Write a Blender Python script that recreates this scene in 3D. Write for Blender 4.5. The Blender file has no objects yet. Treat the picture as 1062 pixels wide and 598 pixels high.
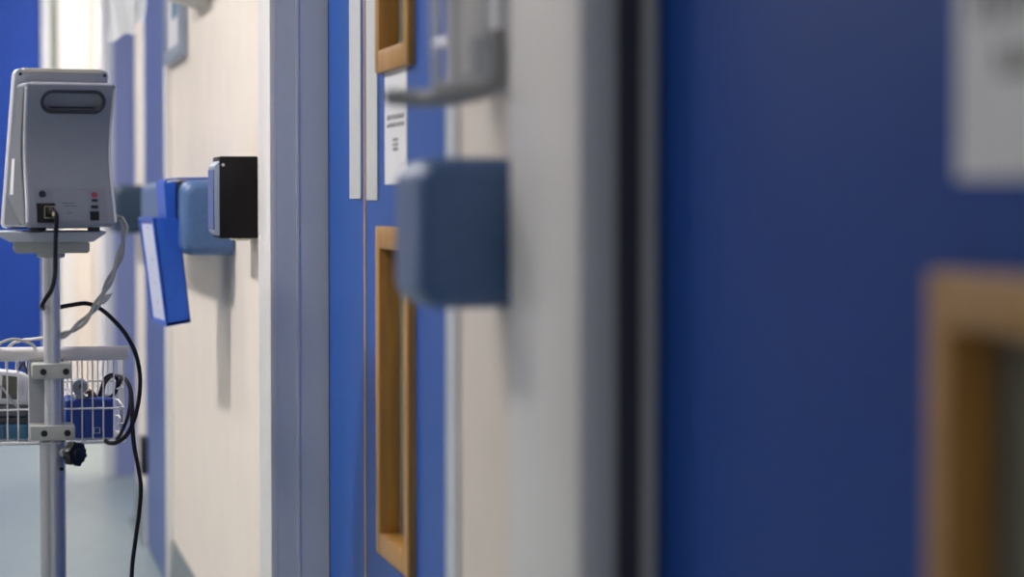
import bpy, bmesh, math, random
from mathutils import Vector, Matrix
random.seed(4)
PI = math.pi
SC = bpy.context.scene
COL = SC.collection

# ------------------------------------------------------------------ camera
FPX, H = 2500.0, 1.05
YAW = math.atan(561 / FPX)
PITCH = math.atan(94 / FPX)
cam_d = bpy.data.cameras.new('camera')
cam = bpy.data.objects.new('camera', cam_d)
COL.objects.link(cam)
cam.location = (0, 0, H)
cam.rotation_euler = (PI / 2 - PITCH, 0, -YAW)
cam_d.sensor_width = 36
cam_d.lens = 36 * FPX / 1062
cam_d.clip_start = 0.05
cam_d.dof.use_dof = True
cam_d.dof.focus_distance = 4.2
cam_d.dof.aperture_fstop = cam_d.lens / 31.0
cam_d.dof.aperture_blades = 0
SC.camera = cam
FW = Vector((math.sin(YAW) * math.cos(PITCH), math.cos(YAW) * math.cos(PITCH), -math.sin(PITCH)))
RT = Vector((math.cos(YAW), -math.sin(YAW), 0))
UP = RT.cross(FW)


def W(px, py, Y):
    """measured point of the photograph at the real distance Y down the corridor"""
    r = FW * FPX + RT * (px - 531) + UP * (299 - py)
    t = Y / r.y
    return Vector((r.x * t, Y, H + r.z * t))


def lin(c):
    return c / 12.92 if c <= 0.04045 else ((c + 0.055) / 1.055) ** 2.4


def rgb(r, g, b):
    return (lin(r / 255), lin(g / 255), lin(b / 255), 1)


# ------------------------------------------------------------------ materials
def mat(name, col, rough=0.5, metal=0.0, var=0.05, scale=20, bump=0.0, bscale=200, emit=None, alpha=1.0, trans=0.0, spec=0.5, stretch=None):
    m = bpy.data.materials.new(name)
    m.use_nodes = True
    nt = m.node_tree
    b = nt.nodes['Principled BSDF']
    b.inputs['Roughness'].default_value = rough
    b.inputs['Metallic'].default_value = metal
    b.inputs['Alpha'].default_value = alpha
    b.inputs['Transmission Weight'].default_value = trans
    b.inputs['Specular IOR Level'].default_value = spec
    tc = nt.nodes.new('ShaderNodeTexCoord')
    mp = nt.nodes.new('ShaderNodeMapping')
    nt.links.new(tc.outputs['Object'], mp.inputs['Vector'])
    if stretch:
        mp.inputs['Scale'].default_value = stretch
    n = nt.nodes.new('ShaderNodeTexNoise')
    n.inputs['Scale'].default_value = scale
    n.inputs['Detail'].default_value = 4
    nt.links.new(mp.outputs['Vector'], n.inputs['Vector'])
    r = nt.nodes.new('ShaderNodeValToRGB')
    r.color_ramp.elements[0].position = 0.3
    r.color_ramp.elements[1].position = 0.7
    r.color_ramp.elements[0].color = (col[0] * (1 - var), col[1] * (1 - var), col[2] * (1 - var), 1)
    r.color_ramp.elements[1].color = (min(1, col[0] * (1 + var)), min(1, col[1] * (1 + var)), min(1, col[2] * (1 + var)), 1)
    nt.links.new(n.outputs['Fac'], r.inputs['Fac'])
    nt.links.new(r.outputs['Color'], b.inputs['Base Color'])
    if bump:
        n2 = nt.nodes.new('ShaderNodeTexNoise')
        n2.inputs['Scale'].default_value = bscale
        nt.links.new(mp.outputs['Vector'], n2.inputs['Vector'])
        bp = nt.nodes.new('ShaderNodeBump')
        bp.inputs['Strength'].default_value = bump
        bp.inputs['Distance'].default_value = 0.002
        nt.links.new(n2.outputs['Fac'], bp.inputs['Height'])
        nt.links.new(bp.outputs['Normal'], b.inputs['Normal'])
    if emit:
        b.inputs['Emission Color'].default_value = emit[0]
        b.inputs['Emission Strength'].default_value = emit[1]
    return m


M = {}
M['cream'] = mat('cream_paint', rgb(229, 217, 206), 0.6, var=0.025, scale=6, bump=0.12, bscale=120)
M['ceiling'] = mat('ceiling_paint', rgb(230, 228, 222), 0.8, var=0.02)
M['floor'] = mat('vinyl_floor', rgb(146, 160, 162), 0.38, var=0.06, scale=14, bump=0.03)
M['lilac'] = mat('lilac_gloss', rgb(216, 217, 222), 0.35, var=0.015, scale=5, bump=0.05, bscale=60)
M['white_trim'] = mat('white_gloss', rgb(230, 226, 224), 0.35, var=0.015, scale=5)
M['seal'] = mat('dark_seal', rgb(58, 58, 72), 0.6)
M['door_blue'] = mat('door_blue', rgb(40, 86, 166), 0.45, spec=.16, var=0.03, scale=4, bump=0.04, bscale=90)
M['door_dim'] = mat('door_blue_dim', rgb(15, 66, 148), 0.5, spec=.1, var=.03, scale=4)  # same paint as the other doors, with the dimmer light worked into the colour
M['wood'] = mat('oak', rgb(174, 126, 58), 0.45, var=0.22, scale=9, stretch=(8, 8, 0.7))
M['lipping'] = mat('lipping_wood', rgb(176, 142, 118), 0.5, var=0.15, scale=9, stretch=(8, 8, 0.7))
M['glass'] = mat('obscured_glass', rgb(120, 122, 112), 0.25, var=0.06, scale=3)
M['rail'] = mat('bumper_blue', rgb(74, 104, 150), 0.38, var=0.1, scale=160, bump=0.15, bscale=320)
M['rail_shaded'] = mat('bumper_shaded', rgb(40, 62, 84), 0.45, var=0.1, scale=160)  # bumper blue darkened: the shade on the far rail is in the colour
M['skirt'] = mat('skirting', rgb(112, 122, 126), 0.45, var=0.05)
M['dark_panel'] = mat('door_grey', rgb(120, 130, 118), 0.5)
M['paper'] = mat('paper', rgb(226, 224, 228), 0.6, var=0.02)
M['ink'] = mat('ink', rgb(60, 60, 66), 0.7)
M['alu'] = mat('aluminium_pale', rgb(214, 215, 216), 0.4, 0.25, var=0.03)
M['hinge'] = mat('hinge_black', rgb(34, 36, 40), 0.45, 0.3)
M['grey_plastic'] = mat('grey_plastic', rgb(146, 150, 162), 0.45, var=0.03, scale=60, bump=0.08, bscale=500)
M['pale_plastic'] = mat('pale_plastic', rgb(196, 198, 206), 0.4, var=0.02)
M['mid_plastic'] = mat('mid_grey_plastic', rgb(100, 104, 114), 0.45, var=0.02)
M['cream_plastic'] = mat('cream_plastic', rgb(214, 206, 190), 0.4, var=0.02)
M['side_grey'] = mat('side_grey', rgb(84, 88, 98), .5)
M['lever_grey'] = mat('lever_grey', rgb(158, 160, 164), .45, .2)
M['cup_blue'] = mat('cupboard_blue', rgb(72, 92, 150), .4, spec=.3, var=.02)
M['end_blue'] = mat('end_door_blue', rgb(22, 62, 150), .45, spec=.3, var=.03)
M['dark_plastic'] = mat('dark_plastic', rgb(54, 56, 64), 0.45)
M['black'] = mat('black_plastic', rgb(22, 21, 25), 0.4)
M['black_matte'] = mat('black_matte', rgb(24, 22, 26), 0.7, spec=.2, bump=0.1)
M['cord'] = mat('cord_black', rgb(30, 27, 38), 0.5, spec=.25)
M['grey_hose'] = mat('hose_grey', rgb(190, 190, 194), 0.45, var=0.08, scale=90)
M['beige_hose'] = mat('hose_beige', rgb(200, 198, 188), 0.45)
M['steel'] = mat('brushed_steel', rgb(214, 215, 220), 0.38, 0.55, var=0.05, scale=30, stretch=(1, 1, 40))
M['chrome'] = mat('chrome', rgb(190, 192, 196), 0.25, 0.9)
M['tube_dark'] = mat('anodised_tube', rgb(186, 188, 194), 0.36, 0.7, var=0.04, scale=30, stretch=(40, 40, 1))
M['wire'] = mat('white_wire', rgb(222, 220, 222), 0.4)
M['handle'] = mat('white_handle', rgb(228, 222, 222), 0.4, bump=0.05)
M['clamp'] = mat('clamp_beige', rgb(186, 186, 178), 0.5)
M['plate'] = mat('plate_grey', rgb(166, 168, 174), 0.5)
M['blue_plastic'] = mat('blue_plastic', rgb(24, 84, 190), 0.35, var=0.05, scale=30)
M['blue_box'] = mat('blue_carton', rgb(18, 58, 142), 0.5, var=0.06, scale=40)
M['teal'] = mat('teal_packet', rgb(58, 106, 138), 0.5, var=0.14, scale=40)
M['lcd'] = mat('lcd', rgb(98, 98, 82), 0.3)
M['label'] = mat('label_lilac', rgb(196, 200, 226), 0.5, var=0.03)
M['red'] = mat('red_ring', rgb(178, 84, 96), 0.5)
M['gold'] = mat('pin_metal', rgb(206, 200, 168), 0.3, 0.6)
M['brown'] = mat('brown_leather', rgb(104, 78, 66), 0.6)
M['white_plastic'] = mat('white_plastic', rgb(226, 224, 230), 0.35)
M['film'] = mat('white_film', rgb(250, 250, 250), 0.35, var=0.03, scale=30, bump=0.4, bscale=40, trans=0.0)
M['tape'] = mat('floor_tape', rgb(216, 214, 218), 0.5)
M['grey_frame'] = mat('grey_frame', rgb(150, 160, 178), 0.4, 0.2)
M['picture_blue'] = mat('picture_blue', rgb(92, 130, 160), 0.5, var=0.1)
M['picture_lilac'] = mat('picture_lilac', rgb(190, 188, 206), 0.5, var=0.06)
M['clear'] = mat('clear_bottle', rgb(222, 224, 228), 0.2, var=0.02, alpha=0.55)
M['rubber'] = mat('rubber', rgb(60, 60, 64), 0.7)
M['lamp'] = mat('lamp_diffuser', rgb(240, 240, 240), 0.5, emit=((1.0, 0.97, 0.95, 1), 9.0))

nt = M['film'].node_tree          # thin film: light passes through it
tr_ = nt.nodes.new('ShaderNodeBsdfTranslucent')
tr_.inputs['Color'].default_value = (.9, .9, .92, 1)
mx_ = nt.nodes.new('ShaderNodeMixShader')
mx_.inputs[0].default_value = .4
nt.links.new(nt.nodes['Principled BSDF'].outputs[0], mx_.inputs[1])
nt.links.new(tr_.outputs[0], mx_.inputs[2])
nt.links.new(mx_.outputs[0], nt.nodes['Material Output'].inputs[0])


# ------------------------------------------------------------------ mesh helpers
class MB:
    def __init__(s):
        s.bm = bmesh.new()

    def box(s, x0, x1, y0, y1, z0, z1, bevel=0.0, seg=2, rot=None):
        r = bmesh.ops.create_cube(s.bm, size=1)
        vs = r['verts']
        for v in vs:
            v.co = Vector((x0 + (v.co.x + .5) * (x1 - x0), y0 + (v.co.y + .5) * (y1 - y0), z0 + (v.co.z + .5) * (z1 - z0)))
        if rot is not None:
            c = Vector(((x0 + x1) / 2, (y0 + y1) / 2, (z0 + z1) / 2))
            for v in vs:
                v.co = rot @ (v.co - c) + c
        if bevel > 0:
            es = list({e for v in vs for e in v.link_edges})
            bmesh.ops.bevel(s.bm, geom=es, offset=bevel, segments=seg, affect='EDGES', profile=0.5)
        return s

    def tube(s, pts, r, seg=10, smooth=True, cyclic=False, step=6, taper=None):
        P = [Vector(p) for p in pts]
        if smooth and len(P) > 2:
            Q = []
            n = len(P)
            rng = range(n if cyclic else n - 1)
            for i in rng:
                p0 = P[(i - 1) % n] if (cyclic or i > 0) else P[0] * 2 - P[1]
                p1 = P[i]
                p2 = P[(i + 1) % n]
                p3 = P[(i + 2) % n] if (cyclic or i + 2 < n) else P[-1] * 2 - P[-2]
                for k in range(step):
                    t = k / step
                    Q.append(0.5 * ((2 * p1) + (p2 - p0) * t + (2 * p0 - 5 * p1 + 4 * p2 - p3) * t * t + (3 * p1 - p0 - 3 * p2 + p3) * t ** 3))
            if not cyclic:
                Q.append(P[-1])
            P = Q
        n = len(P)
        rings = []
        nrm = None
        for i in range(n):
            if cyclic:
                t = (P[(i + 1) % n] - P[i - 1]).normalized()
            else:
                t = (P[min(i + 1, n - 1)] - P[max(i - 1, 0)]).normalized()
            if nrm is None:
                a = Vector((0, 0, 1)) if abs(t.z) < 0.9 else Vector((1, 0, 0))
                nrm = (a - t * a.dot(t)).normalized()
            else:
                nrm = (nrm - t * nrm.dot(t)).normalized()
            bn = t.cross(nrm)
            rr = r if taper is None else r * taper(i / max(1, n - 1))
            rings.append([s.bm.verts.new(P[i] + nrm * (rr * math.cos(2 * PI * k / seg)) + bn * (rr * math.sin(2 * PI * k / seg))) for k in range(seg)])
        for i in range(n if cyclic else n - 1):
            a, b = rings[i], rings[(i + 1) % n]
            for k in range(seg):
                s.bm.faces.new((a[k], a[(k + 1) % seg], b[(k + 1) % seg], b[k]))
        if not cyclic:
            s.bm.faces.new(list(reversed(rings[0])))
            s.bm.faces.new(rings[-1])
        return s

    def cyl(s, a, b, r, seg=24, r2=None, bevel=0.0):
        a = Vector(a)
        b = Vector(b)
        r2 = r if r2 is None else r2
        t = (b - a).normalized()
        L = (b - a).length
        if bevel > 0:
            prof = [(0, r - bevel), (bevel * .3, r - bevel * .3), (bevel, r), (L - bevel, r2), (L - bevel * .3, r2 - bevel * .3), (L, r2 - bevel)]
        else:
            prof = [(0, r), (L, r2)]
        return s.lathe(a, t, prof, seg)

    def lathe(s, a, t, prof, seg=24):
        a = Vector(a)
        t = Vector(t).normalized()
        u = t.orthogonal().normalized()
        w = t.cross(u)
        rings = []
        for (h, r) in prof:
            rings.append([s.bm.verts.new(a + t * h + u * (r * math.cos(2 * PI * k / seg)) + w * (r * math.sin(2 * PI * k / seg))) for k in range(seg)])
        for p, q in zip(rings, rings[1:]):
            for k in range(seg):
                s.bm.faces.new((p[k], p[(k + 1) % seg], q[(k + 1) % seg], q[k]))
        s.bm.faces.new(list(reversed(rings[0])))
        s.bm.faces.new(rings[-1])
        return s

    def prism(s, pts, d, bevel=0.0, seg=2):
        """closed outline extruded along the vector d"""
        d = Vector(d)
        a = [s.bm.verts.new(Vector(p)) for p in pts]
        b = [s.bm.verts.new(Vector(p) + d) for p in pts]
        n = len(a)
        fs = [s.bm.faces.new(a), s.bm.faces.new(list(reversed(b)))]
        for i in range(n):
            fs.append(s.bm.faces.new((a[i], b[i], b[(i + 1) % n], a[(i + 1) % n])))
        if bevel > 0:
            es = list({e for f in fs[:2] for e in f.edges})
            bmesh.ops.bevel(s.bm, geom=es, offset=bevel, segments=seg, affect='EDGES', profile=0.5)
        return s

    def grid(s, fn, nu, nv):
        g = [[s.bm.verts.new(Vector(fn(i / nu, j / nv))) for j in range(nv + 1)] for i in range(nu + 1)]
        for i in range(nu):
            for j in range(nv):
                s.bm.faces.new((g[i][j], g[i + 1][j], g[i + 1][j + 1], g[i][j + 1]))
        return s

    def build(s, name, material, parent=None, smooth=True, local=False):
        """verts are in world coordinates unless local: the parents (unrotated then) are subtracted"""
        off = Vector((0, 0, 0))
        p = parent
        while p is not None and not local:
            off += p.location
            p = p.parent
        for v in s.bm.verts:
            v.co -= off
        bmesh.ops.recalc_face_normals(s.bm, faces=s.bm.faces)
        me = bpy.data.meshes.new(name)
        s.bm.to_mesh(me)
        s.bm.free()
        me.materials.append(material)
        if smooth:
            for f in me.polygons:
                f.use_smooth = True
            me.set_sharp_from_angle(angle=math.radians(38))
        o = bpy.data.objects.new(name, me)
        COL.objects.link(o)
        if parent is not None:
            o.parent = parent
        return o


def thing(name, label, cat, loc=(0, 0, 0), rz=0.0, group=None):
    o = bpy.data.objects.new(name, None)
    o.empty_display_size = 0.05
    COL.objects.link(o)
    o.location = loc
    o.rotation_euler = (0, 0, rz)
    return tag(o, label, cat, group)


def tag(o, label, cat, group=None):
    o['label'] = label
    o['category'] = cat
    if group:
        o['group'] = group
    return o


def struct(o, label=None):
    o['kind'] = 'structure'
    if label:
        o['label'] = label
    return o


def boolean_cut(o, cutter_bm):
    me = bpy.data.meshes.new('cut')
    bmesh.ops.recalc_face_normals(cutter_bm.bm, faces=cutter_bm.bm.faces)
    cutter_bm.bm.to_mesh(me)
    cutter_bm.bm.free()
    c = bpy.data.objects.new('cut', me)
    COL.objects.link(c)
    c.matrix_world = o.matrix_world
    md = o.modifiers.new('cut', 'BOOLEAN')
    md.operation = 'DIFFERENCE'
    md.solver = 'EXACT'
    md.object = c
    bpy.context.view_layer.update()
    c.parent = o.parent
    c.matrix_basis = Matrix.Identity(4)
    bpy.context.view_layer.update()
    dg = bpy.context.evaluated_depsgraph_get()
    nm = bpy.data.meshes.new_from_object(o.evaluated_get(dg))
    o.modifiers.clear()
    o.data = nm
    for f in nm.polygons:
        f.use_smooth = True
    nm.set_sharp_from_angle(angle=math.radians(38))
    bpy.data.objects.remove(c)


def pill(cx, cz, w, h, n=10):
    """outline of a pill in x, z"""
    r = h / 2
    out = []
    for k in range(n + 1):
        a = -PI / 2 + PI * k / n
        out.append((cx + w / 2 - r + r * math.cos(a), cz + r * math.sin(a)))
    for k in range(n + 1):
        a = PI / 2 + PI * k / n
        out.append((cx - w / 2 + r + r * math.cos(a), cz + r * math.sin(a)))
    return out


def rrect(x0, x1, z0, z1, r, n=5):
    out = []
    for (cx, cz, a0) in ((x1 - r, z0 + r, -PI / 2), (x1 - r, z1 - r, 0), (x0 + r, z1 - r, PI / 2), (x0 + r, z0 + r, PI)):
        for k in range(n + 1):
            a = a0 + PI / 2 * k / n
            out.append((cx + r * math.cos(a), cz + r * math.sin(a)))
    return out


# ================================================================== the setting
WX = 0.525       # wall face
CH = 2.5
LX = -2.0       # far side of the corridor
YE = 11.3        # end wall
struct(MB().box(LX - .1, 2.7, -1.6, YE + .1, -.06, 0).build('floor', M['floor']))
struct(MB().box(LX - .1, 2.7, -1.6, YE + .1, CH, CH + .06).build('ceiling', M['ceiling']))
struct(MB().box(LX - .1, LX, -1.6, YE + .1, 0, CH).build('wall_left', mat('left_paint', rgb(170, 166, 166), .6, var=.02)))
DH = 2.06
NR0, NR1 = 1.02, 1.985      # near doorway
MR0, MR1 = 2.63, 4.213      # leaf-and-a-half doorway
RR0, RR1 = 6.545, 7.275     # flush cupboard door
FR0, FR1 = 7.93, 9.166      # far doorway
WT = 0.15
b = MB()
for y0, y1 in ((-1.6, NR0), (NR1 + .012, MR0), (MR1 + .012, RR0), (RR0, RR1), (RR1, FR0), (FR1 + .012, 9.38)):
    b.box(WX + (.012 if y0 == RR0 else 0), WX + WT, y0, y1, 0, CH)
for y0, y1 in ((NR0, NR1), (MR0, MR1), (FR0, FR1)):
    b.box(WX, WX + WT, y0, y1, DH, CH)
b.box(WX + WT - .02, 2.6, 9.26, 9.38, 0, CH)
struct(b.build('wall_right', M['cream'], smooth=False))
struct(MB().box(2.6, 2.7, 9.2, YE + .1, 0, CH).build('wall_side', M['cream']))
struct(MB().box(LX, 2.6, YE, YE + .1, 0, CH).build('wall_end', M['cream']))

# skirting on the cream stretches
for nm, y0, y1 in (('baseboard_right', MR1 + .29, RR0 - .03), ('baseboard_middle', RR1 + .03, FR0 - .0), ('baseboard_near', 2.26, 2.56)):
    b = MB()
    b.prism([(WX - .004, y0, .13), (WX - .007, y0, .05), (WX - .012, y0, .015), (WX - .03, y0, 0), (WX + .001, y0, 0), (WX + .001, y0, .13)], (0, y1 - y0, 0))
    struct(b.build(nm, M['skirt']))
struct(MB().box(LX, LX + .006, -1.6, YE, 0, .13).build('baseboard_left', M['skirt']))


def jamb(name, y, x0, x1, d, seal=False):
    """lining of a doorway, with its planted stop; d = +1 for the far lining"""
    b = MB()
    y1 = y - d * .03
    b.box(x0, WX + WT - .002, min(y, y1), max(y, y1) - .004, 0, DH, .002, 1)
    b.box(x1 + .046, WX + WT, min(y1, y1 - d * .02), max(y1, y1 - d * .02), 0, DH)
    return b


# near doorway
ND = 0.57        # near leaf face
o = jamb('', NR1 + .03, .51, ND, 1).build('door_frame', mat('grey_gloss', rgb(204, 204, 202), .35, var=.015))
o.name = 'trim_2'
struct(o)
struct(MB().box(.503, WX + .002, 1.9845, 2.255, 0, 2.12, .004, 2).build('trim_1', M['white_trim']))
# door seal in the near lining
struct(MB().box(.536, .558, NR1 - .004, NR1 + .002, 0, DH, .001, 1).build('trim_3', M['seal']))
struct(MB().box(WX, WX + WT, NR0 - .001, NR0 + .03, 0, DH).build('trim_4', M['lilac']))
struct(MB().box(.51, WX + .002, NR0 - .09, NR0, 0, 2.12, .003, 1).build('trim_5', M['white_trim']))

# leaf-and-a-half doorway
struct(jamb('', MR1 + .03, .512, .613, 1).build('trim_6', M['lilac']))
b = MB()
b.box(.5105, WX + .002, MR1 - .0005, MR1 + .168, 0, 2.12, .004, 2)
struct(b.build('trim_7', M['white_trim']))
struct(MB().box(.557, .563, MR1 - .003, MR1 + .002, 0, DH, .001, 1).build('trim_8', M['lilac']))
struct(MB().box(.520, WX + .002, 2.60, 2.66, 0, 2.12, .004, 2).build('trim_9', M['lilac']))
struct(MB().box(WX, WX + WT, 2.629, 2.66, 0, DH).build('trim_10', M['lilac']))

# far doorway and the cupboard door surround
struct(jamb('', FR1 + .03, .52, .6, 1).build('trim_11', mat('blue_lilac_gloss', rgb(140, 147, 186), .4, var=.015)))
struct(MB().box(.484, WX + .002, FR1 - .0005, FR1 + .12, 0, 2.12, .004, 2).build('trim_12', M['white_trim']))
struct(MB().box(WX, WX + WT, FR0 - .001, FR0 + .03, 0, DH).build('trim_13', M['lilac']))
struct(MB().box(.508, WX + .002, RR0 - .05, RR0, 0, 2.08, .002, 1).build('trim_14', M['white_trim']))
struct(MB().box(.506, WX + .002, RR1, RR1 + .05, 0, 2.08, .002, 1).build('trim_15', M['white_trim']))


def leaf(name, x, y0, y1, holes=(), th=.044, material='door_blue', top=2.045):
    """door leaf in the plane x, with openings (ya, yb, za, zb) sharing one ya, yb"""
    b = MB()
    if not holes:
        b.box(x, x + th, y0, y1, .008, top, .0015, 1)
    else:
        ya, yb = holes[0][:2]
        b.box(x, x + th, y0, ya, .008, top, 0)
        b.box(x, x + th, yb, y1, .008, top, 0)
        z = .008
        for (_, _, za, zb) in sorted(holes, key=lambda q: q[2]):
            b.box(x, x + th, ya, yb, z, za)
            z = zb
        b.box(x, x + th, ya, yb, z, top)
    o = struct(b.build(name, M[material], smooth=False))
    for (ya, yb, za, zb) in holes:
        w = .034
        f = MB()
        x0, x1 = x - .012, x + th + .012
        bw = .012     # lining inside the opening
        for (a0, a1, c0, c1) in ((ya - w + bw, ya + bw, za - w + bw, zb + w - bw), (yb - bw, yb + w - bw, za - w + bw, zb + w - bw)):
            f.box(x0, x1, a0, a1, c0, c1, .003, 2)
        for (c0, c1) in ((za - w + bw, za + bw), (zb - bw, zb + w - bw)):
            f.box(x0 + .0004, x1 - .0004, ya, yb, c0, c1, .003, 2)
        fr = f.build('vision_frame', M['wood'], o)
        MB().box(x + th / 2 - .004, x + th / 2 + .004, ya + bw - .004, yb - bw + .004, za + bw - .004, zb - bw + .004).build('glass', M['glass'], fr)
    return o


near_door = leaf('door_1', ND, NR0 + .032, NR1 - .006, [(1.115, 1.333, .54, .985), (1.115, 1.333, 1.262, 1.86)], material='door_dim')
near_door['label'] = 'blue door leaf, coloured darker for dim light, filling the right of the photo'
MLX = 0.613
narrow = leaf('door_2', MLX, 3.803, MR1 - .004)
wide = leaf('door_3', MLX, 2.664, 3.799, [(3.375, 3.61, .53, .985), (3.375, 3.61, 1.26, 1.86)])
MB().box(MLX - .0015, MLX + .044, 3.7995, 3.8055, .008, 2.045).build('lipping', M['lipping'], narrow)
MB().box(MLX - .0015, MLX + .044, 3.790, 3.7985, .008, 2.045).build('lipping', M['lipping'], wide)
p = MB()
p.box(MLX - .003, MLX, 3.829, 3.944, 1.048, 1.75, .001, 1).build('push_plate', M['alu'], narrow)
p = MB()
p.box(MLX - .003, MLX, 3.668, 3.772, 1.046, 1.75, .001, 1).build('push_plate', M['alu'], wide)
for d, ys in ((narrow, 3.886), (wide, 3.72)):
    pass
far_leaf = leaf('door_5', .6, FR0 + .034, FR1 - .004)
cup = leaf('door_4', .508, RR0 + .003, RR1 - .003, th=.028, top=2.05, material='cup_blue')
for z0, z1 in ((.225, .335), (1.625, 1.735)):
    h = MB()
    h.box(.497, .5085, RR1 - .055, RR1 + .012, z0, z1, .001, 1)
    h.cyl((.494, RR1 - .004, z0 - .004), (.494, RR1 - .004, z1 + .004), .0065, 12)
    h.build('hinge', M['hinge'], cup)

# end wall: blue door, its frame and the lit frames beside it
e0 = W(45, 300, YE).x
e1 = W(53, 300, YE).x
e2 = W(61, 300, YE).x
e3 = W(77, 300, YE).x
end_leaf = MB().box(e0 - .95, e0, YE - .03, YE - .002, .008, 2.04, .002, 1).build('door_6', M['end_blue'])
struct(end_leaf)
h = MB()
h.cyl((e0 - .88, YE - .03, 1.0), (e0 - .88, YE - .075, 1.0), .01)
h.tube([(e0 - .88, YE - .07, 1.0), (e0 - .76, YE - .07, 1.0)], .009)
h.build('lever_handle', M['chrome'], end_leaf)
struct(MB().box(e0, e1, YE - .05, YE - .001, 0, 2.1, .003, 1).build('trim_16', M['lilac']))
struct(MB().box(e1, e2, YE - .035, YE - .001, 0, 2.1, .003, 1).build('trim_17', M['dark_panel']))
struct(MB().box(e2, e3, YE - .06, YE - .001, 0, 2.12, .004, 1).build('trim_18', M['white_trim']))
struct(MB().box(W(99, 300, YE).x, W(113, 300, YE).x + .05, YE - .03, YE - .001, 0, 2.12, .004, 1).build('trim_21', M['white_trim']))
struct(MB().box(e0 - 1.02, e0 - .95, YE - .05, YE - .001, 0, 2.1, .003, 1).build('trim_19', M['lilac']))
struct(MB().box(e0 - .95, e0, YE - .05, YE - .001, 2.042, 2.1, .003, 1).build('trim_20', M['lilac']))

# ================================================================== lamps
LAMPS = [(-.9, 3.0, .30, .30, 1.9), (-.9, 4.55, .20, .20, 15.5), (-.9, 7.0, .30, .30, 4.2), (-.9, 8.5, .30, .30, 4.6), (1.05, 10.2, 1.0, .6, 1.0)]
lamp_labels = ['recessed ceiling lamp nearest the doorways', 'recessed ceiling lamp above the stretch of cream wall', 'recessed ceiling lamp above the blue cupboard door', 'recessed ceiling lamp at the far doorway', 'wide ceiling lamp at the corridor end']
for i, (x, y, w, l, e) in enumerate(LAMPS):
    t = thing('ceiling_light', lamp_labels[i], 'light', (x, y, CH), group='corridor ceiling lights')
    f = MB()
    for (a0, a1, c0, c1) in ((x - w / 2 - .03, x - w / 2, y - l / 2 - .03, y + l / 2 + .03), (x + w / 2, x + w / 2 + .03, y - l / 2 - .03, y + l / 2 + .03),
                             (x - w / 2, x + w / 2, y - l / 2 - .03, y - l / 2), (x - w / 2, x + w / 2, y + l / 2, y + l / 2 + .03)):
        f.box(a0, a1, c0, c1, CH - .02, CH + .001)
    f.build('frame', M['white_trim'], t)
    m = M['lamp'].copy()
    m.node_tree.nodes['Principled BSDF'].inputs['Emission Strength'].default_value = 26.0 * e
    MB().box(x - w / 2, x + w / 2, y - l / 2, y + l / 2, CH - .012, CH - .001).build('diffuser', m, t)

w = bpy.data.worlds.new('world')
SC.world = w
w.use_nodes = True
w.node_tree.nodes['Background'].inputs[0].default_value = (.93, .96, 1.0, 1)
w.node_tree.nodes['Background'].inputs[1].default_value = .62

# ================================================================== bumper rails
def bumper(label, xf, y0, y1, z0=.942, z1=1.089, mk='rail', gap=.012, back=.02):
    t = thing('bumper_rail', label, 'wall rail', (WX, (y0 + y1) / 2, (z0 + z1) / 2), group='wall bumper rails')
    b = MB()
    r = .026
    out = []
    n = 6
    out += [(WX - gap, z0)]
    for k in range(n + 1):
        a = -PI / 2 - PI / 2 * k / n
        out.append((xf + r + r * math.cos(a), z0 + r + r * math.sin(a)))
    for k in range(n + 1):
        a = PI - PI / 2 * k / n
        out.append((xf + r + r * math.cos(a), z1 - r + r * math.sin(a)))
    out += [(WX - gap, z1)]
    cap = .028
    b.prism([(x, y0 + cap, z) for x, z in out], (0, y1 - y0 - 2 * cap, 0))
    b.build('cover', M[mk], t)
    for ya, d in ((y0, 1), (y1, -1)):
        c = MB()
        rows = []
        for k in range(8):
            q = k / 7
            ins = .020 * (1 - math.sin(PI / 2 * q))
            yy = ya + d * (.001 + .0265 * (1 - math.cos(PI / 2 * q)))
            cx, cz = (xf + WX) / 2, (z0 + z1) / 2
            fx = 1 - ins / ((WX - xf) / 2)
            fz = 1 - ins / ((z1 - z0) / 2)
            rows.append([c.bm.verts.new((WX - gap - (WX - gap - x) * (1 - ins / (WX - xf)), yy, cz + (z - cz) * fz)) for x, z in out])
        for p, q in zip(rows, rows[1:]):
            for k in range(len(out)):
                c.bm.faces.new((p[k], p[(k + 1) % len(out)], q[(k + 1) % len(out)], q[k]))
        c.bm.faces.new(rows[0])
        c.bm.faces.new(rows[-1])
        c.build('end_cap', M[mk], t)
    m = MB()
    m.box(WX - gap - .0005, WX + .0005, y0 + back, y1 - .02, z0 + .03, z1 - .03)
    m.build('backing', M[mk], t)
    return t


bumper('short blue bumper rail between the two doorways, beside the steel dispenser', .419, 2.275, 2.43)
bumper('long blue bumper rail with a blue chart holder hooked over it', .4155, 4.9, 6.1, z0=W(215, 265, 4.9).z, z1=W(215, 186, 4.9).z, gap=.004, back=.1)
bumper('blue bumper rail coloured darker for shade, farthest down the corridor', .424, 7.38, 7.86, mk='rail_shaded')

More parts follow.
